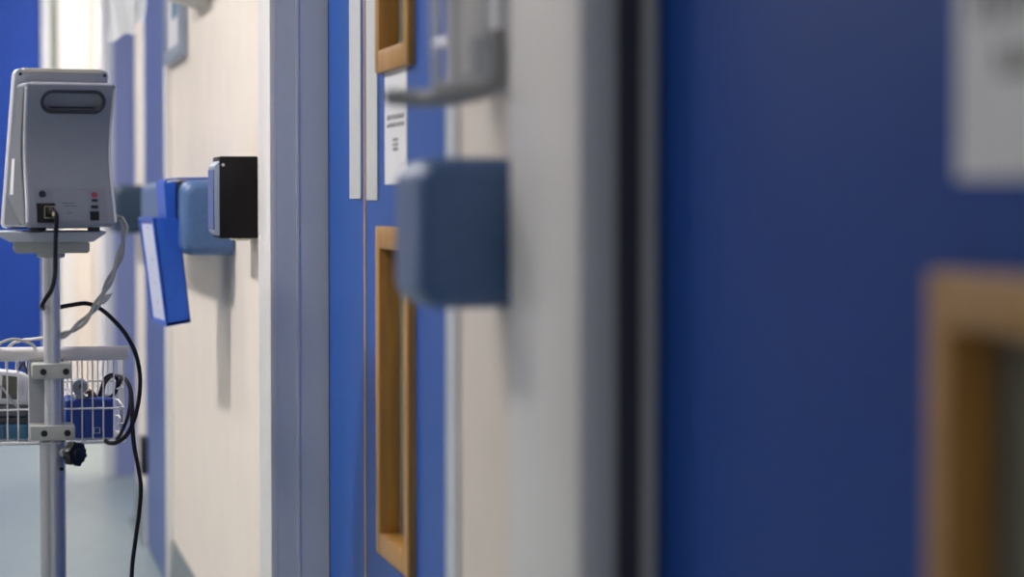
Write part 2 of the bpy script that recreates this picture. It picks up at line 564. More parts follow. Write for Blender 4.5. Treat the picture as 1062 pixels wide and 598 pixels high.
# ================================================================== black wall box
t = thing('wall_box', 'black box with a blue and grey front plate fixed to the cream wall', 'box', (WX, 4.58, 1.055))
z0, z1 = W(250, 247, 4.515).z, W(250, 162, 4.515).z
y0, y1 = 4.513, 4.635
xb = .447
MB().box(xb + .006, WX + .0004, y0, y1, z0, z1, .003, 2).build('body', M['black_matte'], t)
b = MB()
b.prism([(xb + .007, y0 + .002, z0 + .004), (xb - .002, y0 + .004, z0 + .012), (xb - .002, y0 + .004, z1 - .018), (xb + .007, y0 + .002, z1 - .008)], (0, y1 - y0 - .004, 0), .001, 1)
fp = b.build('front_plate', M['grey_frame'], t)
MB().box(xb - .0045, xb - .0018, y0 + .010, y1 - .01, z0 + .016, z1 - .024, .0008, 1).build('blue_panel', M['cup_blue'], fp)
b = MB()
b.prism([(xb + .030, y0 + .004, z0 + .0005), (xb + .038, y0 + .004, z0 - .005), (WX - .018, y0 + .004, z0 - .005), (WX - .01, y0 + .004, z0 + .0005)], (0, .09, 0))
b.build('lower_flange', M['cream_plastic'], t)
MB().cyl((xb + .013, y0 + .001, z1 - .016), (xb + .013, y0 - .002, z1 - .016), .003, 12).build('screw', M['alu'], t)

# ================================================================== blue chart holder
Yf = 4.98
p0 = W(157, 225, Yf)
t = thing('chart_holder', 'blue plastic chart holder with a white label, hooked over the long rail', 'holder', (.398, Yf, 1.0))
# outline of the pocket, seen along the corridor: leans out at the top
tl, tr = W(159.5, 226, Yf), W(185.5, 226, Yf)
bl, br = W(174, 338.5, Yf), W(198, 334, Yf)
OUT = [Vector((q.x, Yf, q.z)) for q in (tl, tr, br, bl)]
SK = -.013 / .235      # the pocket hangs a little askew
D = Vector((-.013, .235, 0))


def lerp(a, b, u):
    return a + (b - a) * u


b = MB()
th = .0028
# two end panels, outer and inner panel, floor: an open topped pocket
b.prism(OUT, (0, .004, 0), .001, 1)
b.prism([q + D * .983 for q in OUT], (0, .004, 0), .001, 1)
uo, ub = (tr - tl).normalized() * th, (br - bl).normalized() * th
b.prism([tl, tl + uo, bl + ub, bl], D)
b.prism([tr - uo, tr, br, br - ub], D)
b.prism([lerp(bl, tl, .03), lerp(br, tr, .03), br, bl], D)
body = b.build('pocket', M['blue_plastic'], t)
# raised lip round the outer panel and the white label in it
nrm = Vector((-(tl - bl).z, 0, (tl - bl).x)).normalized()
if nrm.x > 0:
    nrm = -nrm
b = MB()
for (u0, u1, q0, q1) in ((0.0, 1.0, 0, .012), (0.0, 1.0, .223, .235), (0.0, .03, .012, .223), (.97, 1.0, .012, .223)):
    A, B = lerp(bl, tl, u0), lerp(bl, tl, u1)
    A = Vector((A.x + SK * q0, Yf + q0, A.z))
    B = Vector((B.x + SK * q0, Yf + q0, B.z))
    b.prism([A - nrm * .0005, B - nrm * .0005, B + nrm * .003, A + nrm * .003], (SK * (q1 - q0), q1 - q0, 0))
b.build('rim', M['blue_plastic'], t)
b = MB()
A, B = lerp(bl, tl, .05), lerp(bl, tl, .94)
b.prism([Vector((q.x + SK * .03, Yf + .03, q.z)) for q in (A, B, B + nrm * .0012, A + nrm * .0012)], (SK * .175, .175, 0))
lab = b.build('label_sheet', M['label'], t)
for u in (.2, .38, .6, .9):
    b = MB()
    q = lerp(bl, tl, u) + nrm * .0013 + Vector((SK * .1, 0, 0))
    b.prism([Vector((q.x, Yf + .10, q.z)), Vector((q.x + nrm.x * .0006, Yf + .10, q.z + nrm.z * .0006)),
             Vector((q.x + nrm.x * .0006, Yf + .10, q.z + .004)), Vector((q.x, Yf + .10, q.z + .004))], (0, .012, 0))
    b.build('print_mark', M['ink'], lab)
# hook plate bent over the rail
hz = W(215, 186, 4.9).z + .0008
b = MB()
hx = .413
y0, y1 = Yf + .002, Yf + .215
x_in = tr.x - .002
g0, g1 = W(173, 227, Yf), W(170, 190, Yf)
pts = [(g0.x, g0.z - .01), (g1.x, g1.z), (g1.x + .004, hz + .0005), (hx + .005, hz + .0035), (WX - .012, hz + .0045)]
b.prism([(x, y0, z) for x, z in pts] + [(x + .003, y0, z - .003) for x, z in reversed(pts)], (0, y1 - y0, 0))
g = [W(170, 190, Yf), W(182, 187.5, Yf), W(182, 226, Yf), W(173, 227.5, Yf)]
b.prism([(q.x, Yf + .001, q.z) for q in g], (0, .003, 0))
b.build('hook', M['blue_plastic'], t)

# ================================================================== framed notice on the cream wall
y0, y1 = 5.985, 6.48
zb = 1.40
t = thing('framed_notice', 'grey framed notice on the cream wall, left of the black box', 'picture', (WX, 6.23, 1.7))
b = MB()
fx = WX - .022
fw = .035
for (a0, a1, c0, c1) in ((y0, y0 + fw, zb, 2.0), (y1 - fw, y1, zb, 2.0), (y0 + fw, y1 - fw, zb, zb + fw), (y0 + fw, y1 - fw, 2.0 - fw, 2.0)):
    b.box(fx, WX + .0004, a0, a1, c0, c1, .003, 1)
b.build('frame', M['grey_frame'], t)
sh = MB().box(WX - .012, WX - .008, y0 + fw - .003, y1 - fw + .003, zb + fw - .003, 2.0 - fw + .003).build('notice_sheet', M['paper'], t)
MB().box(WX - .0135, WX - .0122, y0 + .16, y1 - .17, zb + .11, zb + .23).build('printed_block', M['picture_blue'], sh)
MB().box(WX - .0135, WX - .0122, y0 + .16, y1 - .17, zb + .26, zb + .50).build('printed_block', M['picture_lilac'], sh)

# dispenser added higher on the wall so that its shadow streaks the wall
t = thing('shadow_dispenser', 'cream dispenser added high on the wall for its shadow, right of the framed notice', 'dispenser', (WX, 5.5, 1.62))
zd = W(205, 1, 5.5).z
b = MB()
b.prism([(WX + .0004, 5.33, zd), (WX - .07, 5.33, zd + .02), (WX - .10, 5.33, zd + .08), (WX - .10, 5.33, zd + .30), (WX - .07, 5.33, zd + .34), (WX + .0004, 5.33, zd + .34)], (0, .42, 0), .006, 2)
b.build('cover', M['cream_plastic'], t)
b = MB()
b.box(WX - .1008, WX - .0995, 5.53, 5.63, zd + .12, zd + .22, .0003, 1)
b.build('window', M['glass'], t)

# ================================================================== apron roll on the wall over the cupboard door
t = thing('apron_dispenser', 'white plastic apron hanging from a dispenser above the monitor', 'dispenser', (WX, 6.35, 1.9))
Ya = 6.2
b = MB()
b.box(.345, WX - .008, 5.99, 6.44, 2.02, 2.24, .02, 3)
b.box(WX - .01, WX + .0004, 6.05, 6.4, 2.04, 2.22)
b.build('case', M['white_plastic'], t)
b = MB()
# hanging crumpled film
q1, q2, q3, q4 = W(113, 40, Ya), W(141, 31, Ya), W(119, 0, Ya), W(140, -6, Ya)


def film(u, v):
    x = lerp(W(111, 42, Ya).x, W(140, 32, Ya).x, u)
    zb_ = lerp(W(113, 43, Ya).z, W(140, 33, Ya).z, u) - .006 * math.sin(u * 9)
    z = lerp(zb_, 2.04, v)
    k = 1 - v * .6
    return (x + .012 * v + k * .006 * math.sin(v * 14 + u * 3), Ya - .03 + k * .012 * math.sin(u * 5 + v * 7) + .005 * math.sin(u * 9), z)


b.grid(film, 14, 24)
b.build('apron_film', M['film'], t)
b = MB()


def flap(u, v):
    x = lerp(W(133, 24, Ya + .05).x, W(151, 20, Ya + .05).x, u)
    zb_ = lerp(W(133, 31, Ya + .05).z, W(150, 18, Ya + .05).z, u)
    z = lerp(zb_, 2.04, v)
    return (x + .01 * math.sin(v * 6), Ya + .03 + .03 * u + .01 * math.sin(u * 8 + v * 5), z)


b.grid(flap, 10, 18)
b.build('apron_fold', M['film'], t)

# ================================================================== steel elbow dispenser by the near rail
Yd = 2.40
t = thing('gel_dispenser', 'steel elbow-lever gel dispenser on the wall above the short rail', 'dispenser', (WX, Yd, 1.3))
b = MB()
zt = 1.52
zl = W(490, 96, Yd).z
b.box(WX - .004, WX + .0004, Yd - .05, Yd + .05, zl + .0, zt, .001, 1)
b.build('back_plate', M['steel'], t)
b = MB()
for yy in (Yd - .04, Yd + .04):
    b.tube([(WX - .006, yy, zt - .02), (WX - .006, yy, zl + .03), (WX - .016, yy, zl + .012), (WX - .05, yy, zl + .010), (WX - .058, yy, zl + .03), (WX - .058, yy, zt - .02)], .0045, 10)
b.tube([(WX - .058, Yd - .04, zl + .05), (WX - .058, Yd + .04, zl + .05)], .004, 8)
b.build('bracket', M['steel'], t)
b = MB()
b.lathe((WX - .033, Yd, zl + .016), (0, 0, 1), [(0, .016), (.004, .021), (.20, .021), (.225, .012), (.25, .010)], 20)
bt = b.build('bottle', M['clear'], t)
MB().lathe((WX - .033, Yd, zl + .262), (0, 0, 1), [(0, .012), (.03, .012), (.034, .008), (.06, .006)], 16).build('pump', M['white_plastic'], bt)
b = MB()
lz = W(450, 101, Yd).z
b.tube([(WX - .014, Yd - .045, zl + .06), (WX - .012, Yd - .047, lz + .02), (WX - .03, Yd - .046, lz + .004), (WX - .065, Yd - .04, lz), (.44, Yd - .02, lz - .001), (.412, Yd, lz)], .0085, 12)
b.tube([(WX - .014, Yd + .045, zl + .06), (WX - .012, Yd + .047, lz + .02), (WX - .03, Yd + .046, lz + .004), (WX - .065, Yd + .04, lz), (.44, Yd + .02, lz - .001), (.412, Yd, lz)], .0085, 12)
b.build('elbow_lever', M['lever_grey'], t)

# ================================================================== papers on the doors
def ink_word(b, x, ys, z0, z1, n, seed):
    """a word too blurred to read: a row of separate upright strokes"""
    rnd = random.Random(seed)
    ya, yb = ys
    w = (yb - ya) / n
    for k in range(n):
        a = ya + w * k
        b.box(x - .0003, x + .0002, a + w * .12, a + w * .52, z0, z1)
        if rnd.random() < .7:
            zz = rnd.choice((z0, (z0 + z1) / 2 - .003, z1 - .006))
            b.box(x - .0003, x + .0002, a + w * .52, a + w * .86, zz, zz + min(.006, (z1 - z0) * .3))


t = thing('door_notice', 'white notice on the large shade-darkened blue door at the right edge', 'notice', (ND, 1.23, 1.17), group='paper notices on the doors')
y0, y1 = 1.125, 1.335
MB().box(ND - .0012, ND, y0, y1, 1.061, 1.245, .0003, 1).build('sheet', M['paper'], t)
for q in (((1.15, 1.318), 1.151, 1.177, 8, 1), ((1.175, 1.285), 1.119, 1.136, 5, 2)):
    b = MB()
    ink_word(b, ND - .0014, *q)
    b.build('printed_line', M['ink'], t)
t = thing('door_notice', 'white notice on the blue leaf, left of the short rail', 'notice', (MLX, 3.51, 1.16), group='paper notices on the doors')
y0, y1 = 3.418, 3.606
MB().box(MLX - .0012, MLX, y0, y1, 1.07, 1.246, .0003, 1).build('sheet', M['paper'], t)
for (c0, c1, e, n) in ((1.166, 1.173, .02, 11), (1.155, 1.161, .02, 11), (1.134, 1.138, .07, 4), (1.127, 1.131, .07, 4), (1.120, 1.124, .07, 4)):
    b = MB()
    ink_word(b, MLX - .0014, (y0 + e, y1 - e), c0, c1, n, int(c0 * 1000))
    b.build('printed_line', M['ink'], t)

# ================================================================== floor tape
a, c = W(0, 574, 6.6), W(12, 598, 6.6)
b = MB()
b.box(-.25, .098, 6.40, 6.62, 0, .0015, rot=Matrix.Rotation(math.radians(-24), 3, 'Z'))
tag(b.build('floor_marker', M['tape']), 'pale rectangle on the floor at the lower left corner', 'floor marker')

# ================================================================== rolling stand
YS = 4.0
pc = W(54, 350, YS).x
t = thing('rolling_stand', 'brushed aluminium rolling stand carrying the monitor', 'stand', (pc, YS, 0))
zc = W(54, 457.5, YS).z           # top of the lower tube
ztop = W(54, 252, YS).z
MB().cyl((pc, YS, .09), (pc, YS, zc), .0212, 40, bevel=.002).build('lower_tube', M['tube_dark'], t)
MB().cyl((pc, YS, zc - .05), (pc, YS, ztop), .0135, 32).build('upper_tube', M['steel'], t)
MB().cyl((pc, YS, zc - .008), (pc, YS, zc + .0005), .0218, 32, bevel=.002).build('tube_collar', M['tube_dark'], t)
z0 = W(54, 267, YS).z
z1 = W(54, 248.5, YS).z
b = MB()
b.cyl((pc - .001, YS, z0), (pc - .001, YS, z1), .0225, 32, bevel=.002)
b.build('top_collar', M['clamp'], t)
# mounting tray
zt0, zt1 = W(54, 250, YS).z, W(54, 239.5, YS).z
xa, xb_, xc, xd = W(-8, 240, YS).x, W(108, 240, YS).x, W(95, 250, YS).x, W(10, 250, YS).x
b = MB()
b.prism([(xa, YS - .06, zt1), (xb_, YS - .06, zt1), (xb_, YS - .06, zt1 - .003), (xc, YS - .06, zt0), (xd, YS - .06, zt0), (xa, YS - .06, zt1 - .003)], (0, .17, 0), .002, 2)
b.build('tray', M['pale_plastic'], t)
xe, xf_ = W(14, 250, YS).x, W(92, 250, YS).x
zt2 = W(54, 262, YS).z
b = MB()
b.prism([(x, YS - .04, z) for x, z in rrect(xe, xf_, zt2, zt0 + .0005, .006)], (0, .11, 0), .002, 2)
b.build('tray_bracket', M['clamp'], t)
# knob on the lower tube
kx, kz = W(78, 468, YS).x, W(78, 468, YS).z
b = MB()
ax = Vector((.62, -.78, 0)).normalized()
u = Vector((0, 0, 1))
v = ax.cross(u)
kc = Vector((kx - .003, YS - .034, kz))
pts = []
for k in range(60):
    a = 2 * PI * k / 60
    r = .0185 + .0032 * math.cos(6 * a)
    pts.append(kc - ax * .007 + u * (r * math.cos(a + .3)) + v * (r * math.sin(a + .3)))
b.prism(pts, ax * .016, .003, 2)
b.cyl(kc + ax * .008, kc + ax * .012, .009, 16, bevel=.002)
kn = b.build('knob', M['black'], t)
MB().cyl(Vector((pc + .012, YS - .012, kz)), kc - ax * .006, .0065, 16).build('knob_screw', M['steel'], kn)
MB().cyl(Vector((pc + .012, YS - .0175, kz - .026)), Vector((pc + .014, YS - .0215, kz - .026)), .003, 12).build('rivet', M['hinge'], t)
# five legged base, below the frame
b = MB()
b.lathe((pc, YS, .075), (0, 0, 1), [(0, .05), (.03, .05), (.05, .035), (.075, .026)], 32)
b.build('hub', M['mid_plastic'], t)
for k in range(5):
    a = 2 * PI * k / 5 + .3
    d = Vector((math.cos(a), math.sin(a), 0))
    c = Vector((pc, YS, 0))
    lg = MB()
    lg.tube([c + d * .03 + Vector((0, 0, .095)), c + d * .15 + Vector((0, 0, .088)), c + d * .25 + Vector((0, 0, .075))], .014, 12)
    lo = lg.build('leg', M['mid_plastic'], t)
    e = c + d * .245
    n = Vector((-d.y, d.x, 0))
    cs = MB()
    cs.cyl(e + n * .012 + Vector((0, 0, .027)), e - n * .012 + Vector((0, 0, .027)), .027, 24, bevel=.003)
    cs.cyl(e + Vector((0, 0, .035)), e + Vector((0, 0, .07)), .008, 12)
    cs.build('caster', M['rubber'], lo)

# ================================================================== monitor
mz0 = W(75, 235.5, 3.92).z
mz1 = W(75, 86.5, 3.92).z
MHt = mz1 - mz0
mx = W(75, 160, 3.90).x
ROT = math.radians(10)
mon = thing('vital_signs_monitor', 'grey vital signs monitor seen from behind on top of the stand', 'monitor', (mx, 3.90, mz0), ROT)
HW = .0725
PROF = [(.004, 0.0), (.006, .02), (.016, .05), (.027, .08), (.034, .11), (.033, .14), (.025, .17), (.013, .20), (.004, .222), (.0, MHt)]


def back_d(z):
    for (d0, a), (d1, c) in zip(PROF, PROF[1:]):
        if a <= z <= c:
            return d0 + (d1 - d0) * (z - a) / max(1e-6, c - a)
    return PROF[-1][0]


def front_d(z):
    return .190 - .100 * z / MHt


# back housing: rounded sections stacked up its curved back


def smooth_d(z):
    q = [back_d(min(max(z + k, 0.0), MHt)) for k in (-.014, -.007, 0, .007, .014)]
    return sum(q) / 5


def wid(z):
    return HW + .0005 - .0025 * math.sin(PI * z / MHt)


b = MB()
zs = [(0.0, .006), (.0006, .0032), (.0025, .001), (.006, 0)] + [(.006 + (MHt - .012) * k / 44, 0) for k in range(1, 44)] + [(MHt - .006, 0), (MHt - .0025, .001), (MHt - .0006, .0032), (MHt, .006)]
rows = []
for z, ins in zs:
    w_ = wid(z) - ins
    da, db = smooth_d(z) + ins, front_d(z) - .010
    r = .007
    sec = [(w_, db)]
    for k in range(7):
        a = PI / 2 * k / 6
        sec.append((w_ - r + r * math.cos(a), da + r - r * math.sin(a)))
    for k in range(7):
        a = PI / 2 * k / 6
        sec.append((-w_ + r - r * math.sin(a), da + r - r * math.cos(a)))
    sec.append((-w_, db))
    rows.append([b.bm.verts.new((x, d, z)) for x, d in sec])
n_ = len(rows[0])
for p, q in zip(rows, rows[1:]):
    for k in range(n_):
        b.bm.faces.new((p[k], p[(k + 1) % n_], q[(k + 1) % n_], q[k]))
b.bm.faces.new(list(reversed(rows[0])))
b.bm.faces.new(rows[-1])
housing = b.build('back_housing', M['grey_plastic'], mon, local=True)
bpy.context.view_layer.update()

mrot = Matrix.Rotation(-ROT, 3, 'Z')


def ML(px, py, d=None):
    """monitor-local x, z of a measured point, on the housing's back surface"""
    y = 3.91
    for _ in range(4):
        q = mrot @ (W(px, py, y) - mon.location)
        dd = smooth_d(min(max(q.z, 0), MHt)) if d is None else d
        y = 3.90 + (Matrix.Rotation(ROT, 3, 'Z') @ Vector((q.x, dd, 0))).y
    return q.x, dd, q.z


hx, _, hz = ML(76, 105.5)
cut = MB()
cut.prism([(x, -.02, z) for x, z in pill(hx, hz, .100, .032)], (0, .060, 0))
boolean_cut(housing, cut)
pd = smooth_d(hz)
b = MB()
b.tube([(x, smooth_d(z) + .0005, z) for x, z in pill(hx, hz, .100, .032, 8)], .0030, 8, smooth=False, cyclic=True)
b.build('handle_rim', M['dark_plastic'], mon, local=True)
b = MB()
P1 = pill(hx, hz, .0985, .0305, 10)
rings = [[b.bm.verts.new((hx + (x - hx) * f, smooth_d(z) + dd, hz + (z - hz) * f)) for x, z in P1] for f, dd in ((1, .002), (.98, .006), (.92, .0095), (.75, .011))]
for p, q in zip(rings, rings[1:]):
    for k in range(len(P1)):
        b.bm.faces.new((p[k], p[(k + 1) % len(P1)], q[(k + 1) % len(P1)], q[k]))
b.bm.faces.new(rings[-1])
hr = b.build('handle_recess', M['grey_plastic'], mon, local=True)
b = MB()
b.tube([(hx - .036, smooth_d(hz - .0088) + .008, hz - .0088), (hx + .036, smooth_d(hz - .0088) + .008, hz - .0088)], .0012, 8)
b.build('grip_lip', M['dark_plastic'], hr, local=True)

# white tubes standing for lit bevels down both back corners and across the top, dark recessed flank
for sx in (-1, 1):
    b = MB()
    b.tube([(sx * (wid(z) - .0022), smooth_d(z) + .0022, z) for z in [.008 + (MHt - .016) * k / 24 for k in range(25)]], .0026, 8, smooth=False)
    b.build('edge_highlight', M['white_plastic'], mon, local=True)
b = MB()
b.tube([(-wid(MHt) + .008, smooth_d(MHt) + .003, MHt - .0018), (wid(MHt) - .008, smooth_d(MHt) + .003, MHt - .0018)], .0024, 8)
b.build('top_edge_highlight', M['white_plastic'], mon, local=True)
b = MB()
zz = [.006 + (MHt - .012) * k / 20 for k in range(21)]
b.prism([(-HW - .0012, smooth_d(z) + .009, z) for z in zz] + [(-HW - .0012, front_d(z) - .016, z) for z in reversed(zz)], (.0035, 0, 0))
b.build('side_panel', M['mid_plastic'], mon, local=True)

# front shell: a tilted slab, rounded, taller than the housing
b = MB()
zt = W(60, 72.5, 3.99).z - mz0
slab = []
shw = HW + .004
out = rrect(-shw, shw, -.004, zt, .010, 4)
th_ = .030
for (x, z) in out:
    slab.append((x, front_d(z) - .012, z))
b.prism(slab, (0, th_, 0), .004, 3)
b.build('front_shell', M['pale_plastic'], mon, local=True)
# strip coloured as the cream highlight along the top of the shell and the two corner fixings
b = MB()
b.box(-shw + .012, shw - .012, front_d(zt) - .0135, front_d(zt) + .006, zt - .006, zt + .0008, .001, 1)
b.build('top_highlight', M['cream_plastic'], mon, local=True)
for sx in (-1, 1):
    MB().cyl((sx * (shw - .008), front_d(zt) - .0115, zt - .009), (sx * (shw - .008), front_d(zt) - .0135, zt - .009), .0028, 12).build('fixing', M['dark_plastic'], mon, local=True)
# dark lower side wedge with white label strip on the left side
b = MB()
b.prism([(-HW - .002, front_d(.0) - .012, .003), (-HW - .002, front_d(.052) - .012, .050), (-HW - .002, front_d(.062) - .055, .030), (-HW - .002, .045, .003)], (.003, 0, 0))
b.build('side_vent', M['side_grey'], mon, local=True)
b = MB()
b.prism([(-HW - .0018, front_d(.11) - .052, .11), (-HW - .0018, front_d(.11) - .030, .11), (-HW - .0018, front_d(.05) - .036, .052), (-HW - .0018, front_d(.05) - .062, .052)], (.001, 0, 0))
b.build('side_label', M['white_plastic'], mon, local=True)

# rear connection panel
def on_back(px0, px1, py0, py1, out_, deep, name, m, par, bevel=.0006):
    x0, d0, z0_ = ML(px0, py1)
    x1, d1, z1_ = ML(px1, py0)
    q = MB()
    n = 8
    R0, R1 = [], []
    for k in range(n + 1):
        z = lerp(z0_, z1_, k / n)
        R0.append([q.bm.verts.new((x, smooth_d(z) - out_, z)) for x in (x0, x1)])
        R1.append([q.bm.verts.new((x, smooth_d(z) + deep, z)) for x in (x0, x1)])
    for k in range(n):
        q.bm.faces.new((R0[k][0], R0[k][1], R0[k + 1][1], R0[k + 1][0]))
        q.bm.faces.new((R1[k][0], R1[k + 1][0], R1[k + 1][1], R1[k][1]))
        for c in (0, 1):
            q.bm.faces.new((R0[k][c], R0[k + 1][c], R1[k + 1][c], R1[k][c]))
    for k in (0, n):
        q.bm.faces.new((R0[k][0], R0[k][1], R1[k][1], R1[k][0]))
    return q.build(name, m, par, local=True)


rp = on_back(37, 109, 195.5, 230.5, .0006, .002, 'rear_panel', mat('panel_grey', rgb(138, 142, 154), .5, var=.02), mon)
pl_ = on_back(57, 90, 197, 229, .0010, .002, 'rating_plate', M['pale_plastic'], mon)
pl_.data.materials[0] = mat('rating_plate', rgb(144, 148, 160), .5, var=.02)
for (a0, a1, c) in ((64, 78, 210.5), (66, 80, 213.5), (69, 75, 220.5)):
    on_back(a0, a1, c - .5, c + .5, .0014, .001, 'printed_line', M['mid_plastic'], pl_)
inlet = on_back(38.5, 57, 210.5, 231, .0015, .004, 'power_inlet', M['black'], mon, .001)
b = MB()
x0, d0, z0_ = ML(46, 226)
x1, d1, z1_ = ML(56, 214)
dd = min(d0, d1) - .003
for (p, q) in (((x0, dd, z0_), (x1, dd, z0_)), ((x1, dd, z0_), (x1, dd, z1_)), ((x1, dd, z1_), (x0, dd, z1_)), ((x0, dd, z1_), (x0, dd, z0_))):
    b.tube([p, q], .0007, 6)
b.build('retaining_clip', M['gold'], inlet, local=True)
x, d, z = ML(43.5, 201)
MB().lathe((x, d + .002, z), (0, -1, 0), [(0, .0055), (.0055, .0055), (.0055, .0035), (.0045, .0032)], 20).build('round_connector', M['dark_plastic'], mon, local=True)
x, d, z = ML(97.5, 202)
ring = MB().lathe((x, d + .002, z), (0, -1, 0), [(0, .0048), (.0052, .0048), (.0052, .0028), (.0045, .0026)], 20).build('ring_socket', M['red'], mon, local=True)
for (a0, a1, c0, c1) in ((95, 101, 206.5, 209), (94.5, 101.5, 212.8, 216), (93.5, 102.5, 219, 228.5)):
    on_back(a0, a1, c0, c1, .0012, .003, 'port', M['black'], mon, .0003)
for sx in (-.05, .045):
    MB().cyl((sx, .05, .002), (sx, .05, zt1 - mz0 - .0002), .010, 16).build('foot', M['dark_plastic'], mon, local=True)
MB().cyl((-.03, .11, .002), (-.03, .11, zt1 - mz0 - .0002), .010, 16).build('foot', M['dark_plastic'], mon, local=True)

# ================================================================== wire basket
YB = 4.047       # near face of the basket
YBB = 4.225
bx0, bx1 = W(-26, 400, YB).x, W(129, 400, YB).x
bz1 = W(60, 368, YB).z
bz0 = W(60, 459, YB).z
t = thing('wire_basket', 'white wire basket clamped to the stand pole', 'basket', (pc, (YB + YBB) / 2, bz0))
b = MB()
wr = .0016
nv = 14
dx = (bx1 - bx0) / nv
rc = .02


def loop(z, ins=0.0, n=5):
    out = []
    for (cx, cy, a0) in ((bx1 - rc - ins, YB + rc, -PI / 2), (bx1 - rc - ins, YBB - rc, 0), (bx0 + rc + ins, YBB - rc, PI / 2), (bx0 + rc + ins, YB + rc, PI)):
        for k in range(n + 1):
            a = a0 + PI / 2 * k / n
            out.append((cx + rc * math.cos(a), cy + rc * math.sin(a), z))
    return out


for k in range(1, nv):
    x = bx0 + dx * k
    b.tube([(x, YB, bz1), (x, YB, bz0), (x, YBB, bz0), (x, YBB, bz1)], wr * .8, 6, smooth=False)
for k in range(0, 9):
    y = YB + .012 + (YBB - YB - .024) * k / 8
    b.tube([(bx1, y, bz1), (bx1, y, bz0), (bx0, y, bz0), (bx0, y, bz1)], wr * .8, 6, smooth=False)
for z in (W(60, 404, YB).z, W(60, 424, YB).z, W(60, 441, YB).z):
    if abs(z - W(60, 424, YB).z) < 1e-6:
        b.tube(loop(z), wr, 6, smooth=False, cyclic=True)
    else:
        b.tube([(bx1 - .012, YB + .004, z), (bx1, YB + rc, z), (bx1, YBB - rc, z), (bx1 - rc, YBB, z), (bx0 + rc, YBB, z), (bx0, YBB - rc, z), (bx0, YB + rc, z)], wr, 6, smooth=False)
b.tube(loop(bz1), wr * 1.8, 8, smooth=False, cyclic=True)
b.tube(loop(bz0), wr * 1.8, 8, smooth=False, cyclic=True)
b.build('wire_grid', M['wire'], t)
hz_ = W(60, 366.5, YB).z
b = MB()
b.tube([(W(-40, 366, YB).x, YB - .004, hz_), (W(133, 366, YB).x, YB - .004, hz_)], .0118, 20)
bmesh.ops.bevel(b.bm, geom=[e for e in b.bm.edges if e.calc_face_angle(0) > 1.2], offset=.004, segments=3, affect='EDGES')
b.build('handle_bar', M['handle'], t)
b = MB()
b.box(W(30, 400, YB).x, W(66, 400, YB).x, YB - .012, YB - .002, W(50, 452, YB).z, W(50, 371, YB).z, .001, 1)
b.build('mounting_plate', M['plate'], t)
for (ya, yb, xa_, xb2) in ((376.5, 392, 33, 74.5), (440, 455.5, 30.5, 77.5)):
    z0_, z1_ = W(54, yb, YS).z, W(54, ya, YS).z
    x0, x1 = W(xa_, 400, YS - .014).x, W(xb2, 400, YS - .014).x
    b = MB()
    b.prism([(x, YS - .019, z) for x, z in rrect(x0, x1, z0_, z1_, .004, 3)], (0, .056, 0), .0025, 2)
    cl = b.build('clamp', M['clamp'], t)
    if ya < 400:
        # the tube passes in front: notch
        c = MB()
        c.box(pc - .0142, pc + .0142, YS - .05, YS + .013, z0_ - .01, z1_ + .01)
    zm = (z0_ + z1_) / 2 - .0005
    for px in ((45, 68.5) if ya < 400 else (45.5, 69.5)):
        xx = W(px, 400, YS - .014).x
        s = MB()
        s.lathe((xx, YS - .0182, zm), (0, -1, 0), [(0, .0054), (.0016, .0054), (.0018, .0038), (.0012, .0034)], 16)
        s.build('screw', M['hinge'], cl)

# ------------------------------------------------------------------ what lies in the basket
zf = bz0 + .0035
Yc = YB + .03
# blue carton
x0, x1 = W(68, 430, Yc).x, W(118.5, 430, Yc).x
zt_ = W(90, 413.5, Yc).z
t = thing('blue_carton', 'blue box lying at the right of the wire basket', 'box', ((x0 + x1) / 2, Yc + .05, zf))
MB().box(x0, x1, Yc, Yc + .095, zf, zt_, .005, 3).build('body', M['blue_box'], t)
b = MB()
for (a0, a1, c0, c1) in ((97, 104, 449.2, 448.6), (97, 98, 448.6, 443), (103, 104, 448.6, 443), (97, 104, 443.6, 443)):
    b.box(W(a0, c0, Yc).x, W(a1, c0, Yc).x, Yc - .0006, Yc + .0004, W(a0, c0, Yc).z, W(a0, c1, Yc).z)
b.build('print', M['label'], t)
# white papers behind and on the carton
x0, x1 = W(66, 430, Yc).x, W(92, 430, Yc).x
b = MB()
zz = zt_ + .0003


def sheet(u, v):
    return (lerp(x0, x1, u), Yc + .02 + .06 * v, zz + .002 + .010 * (1 - u) + .006 * math.sin(v * 4))


b.grid(sheet, 10, 8)
bmesh.ops.solidify(b.bm, geom=b.bm.faces[:], thickness=.003)
tag(b.build('folded_tissue', M['paper']), 'white folded tissue lying on the blue box in the basket', 'tissue')
# grey round probe holder standing on the carton
t = thing('probe_cap', 'grey round probe cap standing on the blue box', 'probe', (W(83, 402, Yc).x, Yc + .012, zt_))
cx, cz = W(82.5, 401, Yc).x, W(82.5, 401, Yc).z
b = MB()
b.lathe((cx, Yc + .018, cz), (0, -1, 0), [(0, .012), (.004, .0135), (.012, .0135), (.015, .011), (.015, .004), (.012, .0035)], 24)
b.build('head', M['grey_plastic'], t)
MB().lathe((cx, Yc + .012, zt_ + .0003), (0, 0, 1), [(0, .0105), (.004, .0105), (.007, .0075), (max(.008, cz - zt_ - .008), .006)], 20).build('stem', M['grey_plastic'], t)
MB().cyl((cx + .003, Yc + .0035, cz + .001), (cx + .003, Yc + .0015, cz + .001), .0035, 14).build('socket', M['dark_plastic'], t)
# brown strap
b = MB()
px0, px1 = W(88, 412, Yc + .06), W(100, 406, Yc + .06)
b.prism([(W(x, y, Yc + .03).x, Yc + .03, W(x, y, Yc + .03).z) for x, y in ((86, 413.2), (87, 407), (92, 404), (99, 407), (102, 413.2))], (0, .04, 0), .002, 2)
tag(b.build('leather_pouch', M['brown']), 'small brown pouch lying on the blue box in the basket', 'pouch')

